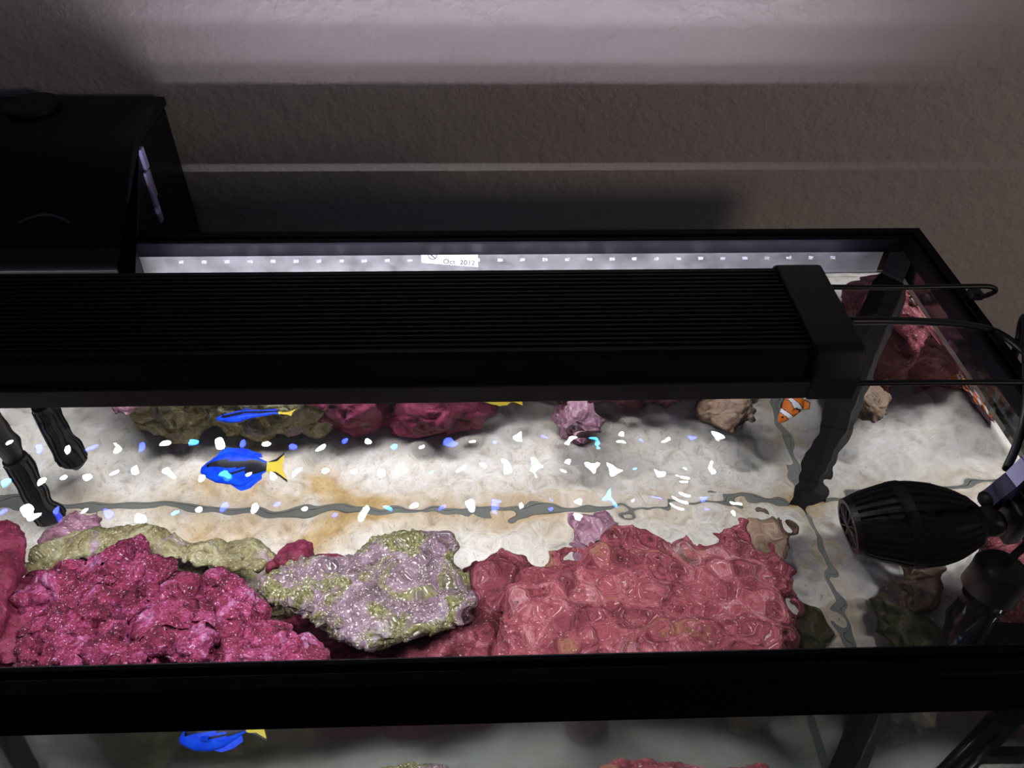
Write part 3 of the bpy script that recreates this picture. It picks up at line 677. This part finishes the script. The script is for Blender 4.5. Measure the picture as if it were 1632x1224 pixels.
# ------------------------------------------------------------------ fish
def fish_body(L, prof, width, matfun, mats, ns=72, nr=40):
    """loft along +X (nose) .. -X (tail); prof(s)->(top,bottom) heights; matfun(s,h,side)->material index"""
    vv, ff, fm = [], [], []
    for i in range(ns + 1):
        s = i / ns; x = L * (0.5 - s); top, bot = prof(s); wd = width(s)
        for k in range(nr):
            a = 2 * PI * k / nr; c_, s_ = math.cos(a), math.sin(a)
            zc = (top - bot) / 2; hh = (top + bot) / 2
            vv.append((x, wd * math.copysign(abs(s_) ** 0.9, s_), zc + hh * c_))
    for i in range(ns):
        for k in range(nr):
            k2 = (k + 1) % nr; ff.append((i * nr + k, i * nr + k2, (i + 1) * nr + k2, (i + 1) * nr + k))
            a = 2 * PI * (k + 0.5) / nr; fm.append(matfun((i + 0.5) / ns, math.cos(a)))
    ff.append(tuple(range(nr))); fm.append(fm[0]); ff.append(tuple(ns * nr + k for k in range(nr))[::-1]); fm.append(fm[-2])
    me = mesh_of(vv, ff)
    for m_ in mats: me.materials.append(m_)
    bm = bmesh.new(); bm.from_mesh(me); bmesh.ops.recalc_face_normals(bm, faces=bm.faces[:]); bm.to_mesh(me); bm.free()
    me.polygons.foreach_set('material_index', fm); me.polygons.foreach_set('use_smooth', [True] * len(me.polygons))
    return me
def fin_mesh(pts, th=0.0008):
    """flat outline in XZ with a little thickness"""
    bm = bmesh.new(); a = [bm.verts.new((x, -th / 2, z)) for x, z in pts]; b = [bm.verts.new((x, th / 2, z)) for x, z in pts]
    bm.faces.new(a); bm.faces.new(b[::-1]); n_ = len(pts)
    for i in range(n_): bm.faces.new((a[i], a[(i + 1) % n_], b[(i + 1) % n_], b[i]))
    return from_bm(bm)
def interp(tab):
    xs = [t[0] for t in tab]; ys = [t[1] for t in tab]
    return lambda s: float(np.interp(s, xs, ys))
def place(root, loc, head, up):
    head = Vector(head).normalized(); up = Vector(up); up = (up - head * up.dot(head)).normalized(); side = up.cross(head)
    root.matrix_world = Matrix(((head.x, side.x, up.x, loc[0]), (head.y, side.y, up.y, loc[1]), (head.z, side.z, up.z, loc[2]), (0, 0, 0, 1)))
def kid(root, name, me, m_=None, parent=None):
    o = bpy.data.objects.new(name, me); COL.objects.link(o); o.parent = parent or root
    if m_ is not None: me.materials.append(m_)
    o.cycles.is_caustics_receiver = True
    return o
M_blue = mat('royal_blue_scales', (0.005, 0.055, 0.85), 0.45, 0.3)
n = noise_tex(M_blue, 120, 3); lk(M_blue, ramp(M_blue, n.outputs[0], [(0.3, (0.002, 0.030, 0.80)), (0.7, (0.008, 0.11, 0.95))]).outputs[0], bsdf(M_blue).inputs['Base Color'])
M_ink2 = mat('black_scales', (0.010, 0.010, 0.016), 0.4, 0.4)
M_yel = mat('yellow_fin', (0.72, 0.56, 0.06), 0.5, 0.3)
M_org = mat('orange_scales', (0.62, 0.15, 0.012), 0.5, 0.3)
n = noise_tex(M_org, 160, 3); lk(M_org, ramp(M_org, n.outputs[0], [(0.3, (0.50, 0.11, 0.01)), (0.7, (0.72, 0.20, 0.02))]).outputs[0], bsdf(M_org).inputs['Base Color'])
M_wht = mat('white_scales', (0.80, 0.80, 0.84), 0.5, 0.3)
M_eye = mat('eye_black', (0.004, 0.004, 0.005), 0.1, 0.6)
M_lem = mat('lemon_scales', (0.72, 0.60, 0.04), 0.5, 0.3)

def tang(loc, head, up, L=0.074):
    r = empty('blue_tang', loc)
    top = interp([(0, 0.05), (0.08, 0.15), (0.2, 0.25), (0.4, 0.29), (0.6, 0.26), (0.8, 0.15), (0.93, 0.06), (1, 0.05)])
    bot = interp([(0, 0.05), (0.08, 0.13), (0.2, 0.22), (0.4, 0.27), (0.6, 0.24), (0.8, 0.13), (0.93, 0.05), (1, 0.045)])
    wd = interp([(0, 0.02), (0.1, 0.055), (0.3, 0.085), (0.5, 0.085), (0.8, 0.045), (1, 0.014)])
    def mf(s, c):
        # black painter's-palette band: from the eye along the upper flank to the tail, with a blue oval left open
        mid = 0.42 - 0.25 * (s - 0.15)
        band = abs(c - mid) < 0.30 and 0.10 < s
        tailp = s > 0.70 and -0.45 < c < 0.75
        oval = ((s - 0.40) / 0.17) ** 2 + ((c + 0.02) / 0.22) ** 2 < 1
        low = abs(c + 0.26 - 0.10 * (s - 0.5)) < 0.09 and 0.40 < s < 0.75
        if s > 0.955: return 2
        return 1 if ((band or tailp or low) and not oval) else 0
    kid(r, 'body', fish_body(L, lambda s: (top(s) * L, bot(s) * L), lambda s: wd(s) * L, mf, [M_blue, M_ink2, M_yel]))
    kid(r, 'dorsal_fin', fin_mesh([(0.33 * L, 0.19 * L), (0.25 * L, 0.285 * L), (0.10 * L, 0.345 * L), (-0.15 * L, 0.33 * L), (-0.36 * L, 0.22 * L), (-0.40 * L, 0.12 * L), (-0.30 * L, 0.13 * L), (-0.1 * L, 0.24 * L), (0.1 * L, 0.27 * L)]), M_blue)
    kid(r, 'anal_fin', fin_mesh([(0.05 * L, -0.25 * L), (-0.08 * L, -0.31 * L), (-0.25 * L, -0.28 * L), (-0.40 * L, -0.18 * L), (-0.39 * L, -0.08 * L), (-0.25 * L, -0.14 * L), (-0.1 * L, -0.22 * L)]), M_blue)
    tl = kid(r, 'tail_fin', fin_mesh([(-0.47 * L, 0.05 * L), (-0.58 * L, 0.10 * L), (-0.74 * L, 0.24 * L), (-0.72 * L, 0.10 * L), (-0.70 * L, 0.0), (-0.72 * L, -0.10 * L), (-0.74 * L, -0.24 * L), (-0.58 * L, -0.09 * L), (-0.47 * L, -0.045 * L)]), M_yel)
    for sg in (1, -1):
        kid(r, 'tail_edge', fin_mesh([(-0.47 * L, sg * 0.05 * L), (-0.58 * L, sg * 0.10 * L), (-0.74 * L, sg * 0.24 * L), (-0.735 * L, sg * 0.20 * L), (-0.60 * L, sg * 0.075 * L)], 0.0012), M_ink2, tl)
        pf = kid(r, 'pectoral_fin', fin_mesh([(0, 0.012 * L), (-0.06 * L, 0.05 * L), (-0.17 * L, 0.02 * L), (-0.15 * L, -0.06 * L), (-0.05 * L, -0.04 * L)]), M_blue)
        pf.location = (0.18 * L, sg * 0.075 * L, -0.05 * L); pf.rotation_euler = (0, 0, -sg * 0.5)
        bm = bmesh.new(); bmesh.ops.create_uvsphere(bm, u_segments=14, v_segments=10, radius=0.022 * L); ey = kid(r, 'eye', from_bm(bm), M_eye); ey.location = (0.38 * L, sg * 0.052 * L, 0.075 * L)
    place(r, loc, head, up); return r
tag(tang((-0.709, 0.406, -0.420), (-0.97, 0.05, -0.16), (0.10, 0.74, 0.62)), 'royal blue tang with black flank band and yellow tail', 'fish')

def clown(loc, head, up, label, L=0.043):
    r = empty('clownfish', loc)
    top = interp([(0, 0.04), (0.1, 0.13), (0.3, 0.21), (0.5, 0.22), (0.75, 0.14), (0.92, 0.08), (1, 0.08)])
    bot = interp([(0, 0.04), (0.1, 0.12), (0.3, 0.20), (0.5, 0.21), (0.75, 0.13), (0.92, 0.075), (1, 0.075)])
    wd = interp([(0, 0.03), (0.12, 0.09), (0.3, 0.125), (0.5, 0.115), (0.8, 0.05), (1, 0.018)])
    def mf(s, c):
        for c0, hw in ((0.24, 0.055), (0.55, 0.065), (0.89, 0.04)):
            d = abs(s - c0 - 0.03 * c)
            if d < hw: return 1
            if d < hw + 0.018: return 2
        return 0
    kid(r, 'body', fish_body(L, lambda s: (top(s) * L, bot(s) * L), lambda s: wd(s) * L, mf, [M_org, M_wht, M_ink2], 80, 32))
    def edged(name, pts, cen, loc=(0, 0, 0), rot=(0, 0, 0)):
        f = kid(r, name, fin_mesh([(cen[0] + (x - cen[0]) * 0.84, cen[1] + (z - cen[1]) * 0.84) for x, z in pts], 0.0010), M_org)
        g = kid(r, 'fin_edge', fin_mesh(pts, 0.0007), M_ink2, f); f.location = loc; f.rotation_euler = rot
    edged('tail_fin', [(-0.46 * L, 0.07 * L), (-0.58 * L, 0.15 * L), (-0.70 * L, 0.14 * L), (-0.75 * L, 0), (-0.70 * L, -0.14 * L), (-0.58 * L, -0.15 * L), (-0.46 * L, -0.07 * L)], (-0.5 * L, 0))
    edged('dorsal_fin', [(0.22 * L, 0.19 * L), (0.15 * L, 0.27 * L), (0.0, 0.30 * L), (-0.1 * L, 0.27 * L), (-0.22 * L, 0.32 * L), (-0.36 * L, 0.22 * L), (-0.33 * L, 0.10 * L), (0, 0.17 * L)], (-0.05 * L, 0.15 * L))
    edged('anal_fin', [(-0.05 * L, -0.2 * L), (-0.15 * L, -0.30 * L), (-0.32 * L, -0.24 * L), (-0.33 * L, -0.10 * L)], (-0.18 * L, -0.15 * L))
    for sg in (1, -1):
        edged('pectoral_fin', [(0, 0.02 * L), (-0.08 * L, 0.09 * L), (-0.21 * L, 0.06 * L), (-0.23 * L, -0.05 * L), (-0.12 * L, -0.11 * L), (0, -0.04 * L)], (0, 0), (0.14 * L, sg * 0.11 * L, -0.06 * L), (0, 0, -sg * 0.8))
        bm = bmesh.new(); bmesh.ops.create_uvsphere(bm, u_segments=12, v_segments=8, radius=0.030 * L); ey = kid(r, 'eye', from_bm(bm), M_eye); ey.location = (0.385 * L, sg * 0.082 * L, 0.035 * L)
    place(r, loc, head, up); tag(r, label, 'fish', 'clownfish pair in the back right corner'); return r
clown(P(1266, 650, -0.22), (-0.6, -0.5, -0.4), (-0.635, 0.498, 0.33), 'orange clownfish with white bands just below the front edge of the light bar')
clown(P(1285, 610, -0.20), (0.7, 0.2, -0.3), (0.0, -0.3, 0.95), 'second clownfish, mostly hidden under the light bar, seen mirrored in the right pane')

def yellow_fish(loc, head, up, L=0.042):
    r = empty('yellow_fish', loc)
    top = interp([(0, 0.03), (0.15, 0.17), (0.4, 0.27), (0.7, 0.2), (0.92, 0.06), (1, 0.05)]); wd = interp([(0, 0.02), (0.3, 0.07), (0.6, 0.06), (1, 0.012)])
    kid(r, 'body', fish_body(L, lambda s: (top(s) * L, top(s) * L * 0.95), lambda s: wd(s) * L, lambda s, c: 0, [M_lem], 40, 24))
    kid(r, 'tail_fin', fin_mesh([(-0.47 * L, 0.045 * L), (-0.66 * L, 0.18 * L), (-0.62 * L, 0), (-0.66 * L, -0.18 * L), (-0.47 * L, -0.045 * L)]), M_lem)
    kid(r, 'dorsal_fin', fin_mesh([(0.25 * L, 0.2 * L), (0.1 * L, 0.34 * L), (-0.2 * L, 0.33 * L), (-0.38 * L, 0.2 * L), (-0.36 * L, 0.08 * L), (0, 0.22 * L)]), M_lem)
    kid(r, 'anal_fin', fin_mesh([(0.05 * L, -0.24 * L), (-0.1 * L, -0.33 * L), (-0.3 * L, -0.28 * L), (-0.38 * L, -0.1 * L), (-0.1 * L, -0.2 * L)]), M_lem)
    for sg in (1, -1):
        bm = bmesh.new(); bmesh.ops.create_uvsphere(bm, u_segments=12, v_segments=8, radius=0.025 * L); ey = kid(r, 'eye', from_bm(bm), M_eye); ey.location = (0.36 * L, sg * 0.05 * L, 0.05 * L)
    place(r, loc, head, up); return r
tag(yellow_fish(P(792, 635, -0.26), (-0.95, 0.1, 0.05), (0, 0.2, 1)), 'small yellow fish mostly hidden behind the light bar edge', 'fish')

for o in bpy.data.objects:
    if o.type == 'MESH' and o.name.split('.')[0] in ('intake_tube', 'strainer', 'strainer_rib', 'corner_seam', 'rib', 'ring', 'core', 'cap', 'glass_tube', 'arm', 'hinge', 'ball_joint', 'magnet_mount', 'bracket', 'band', 'grille_bar', 'floor_bead'):
        o.cycles.is_caustics_receiver = True
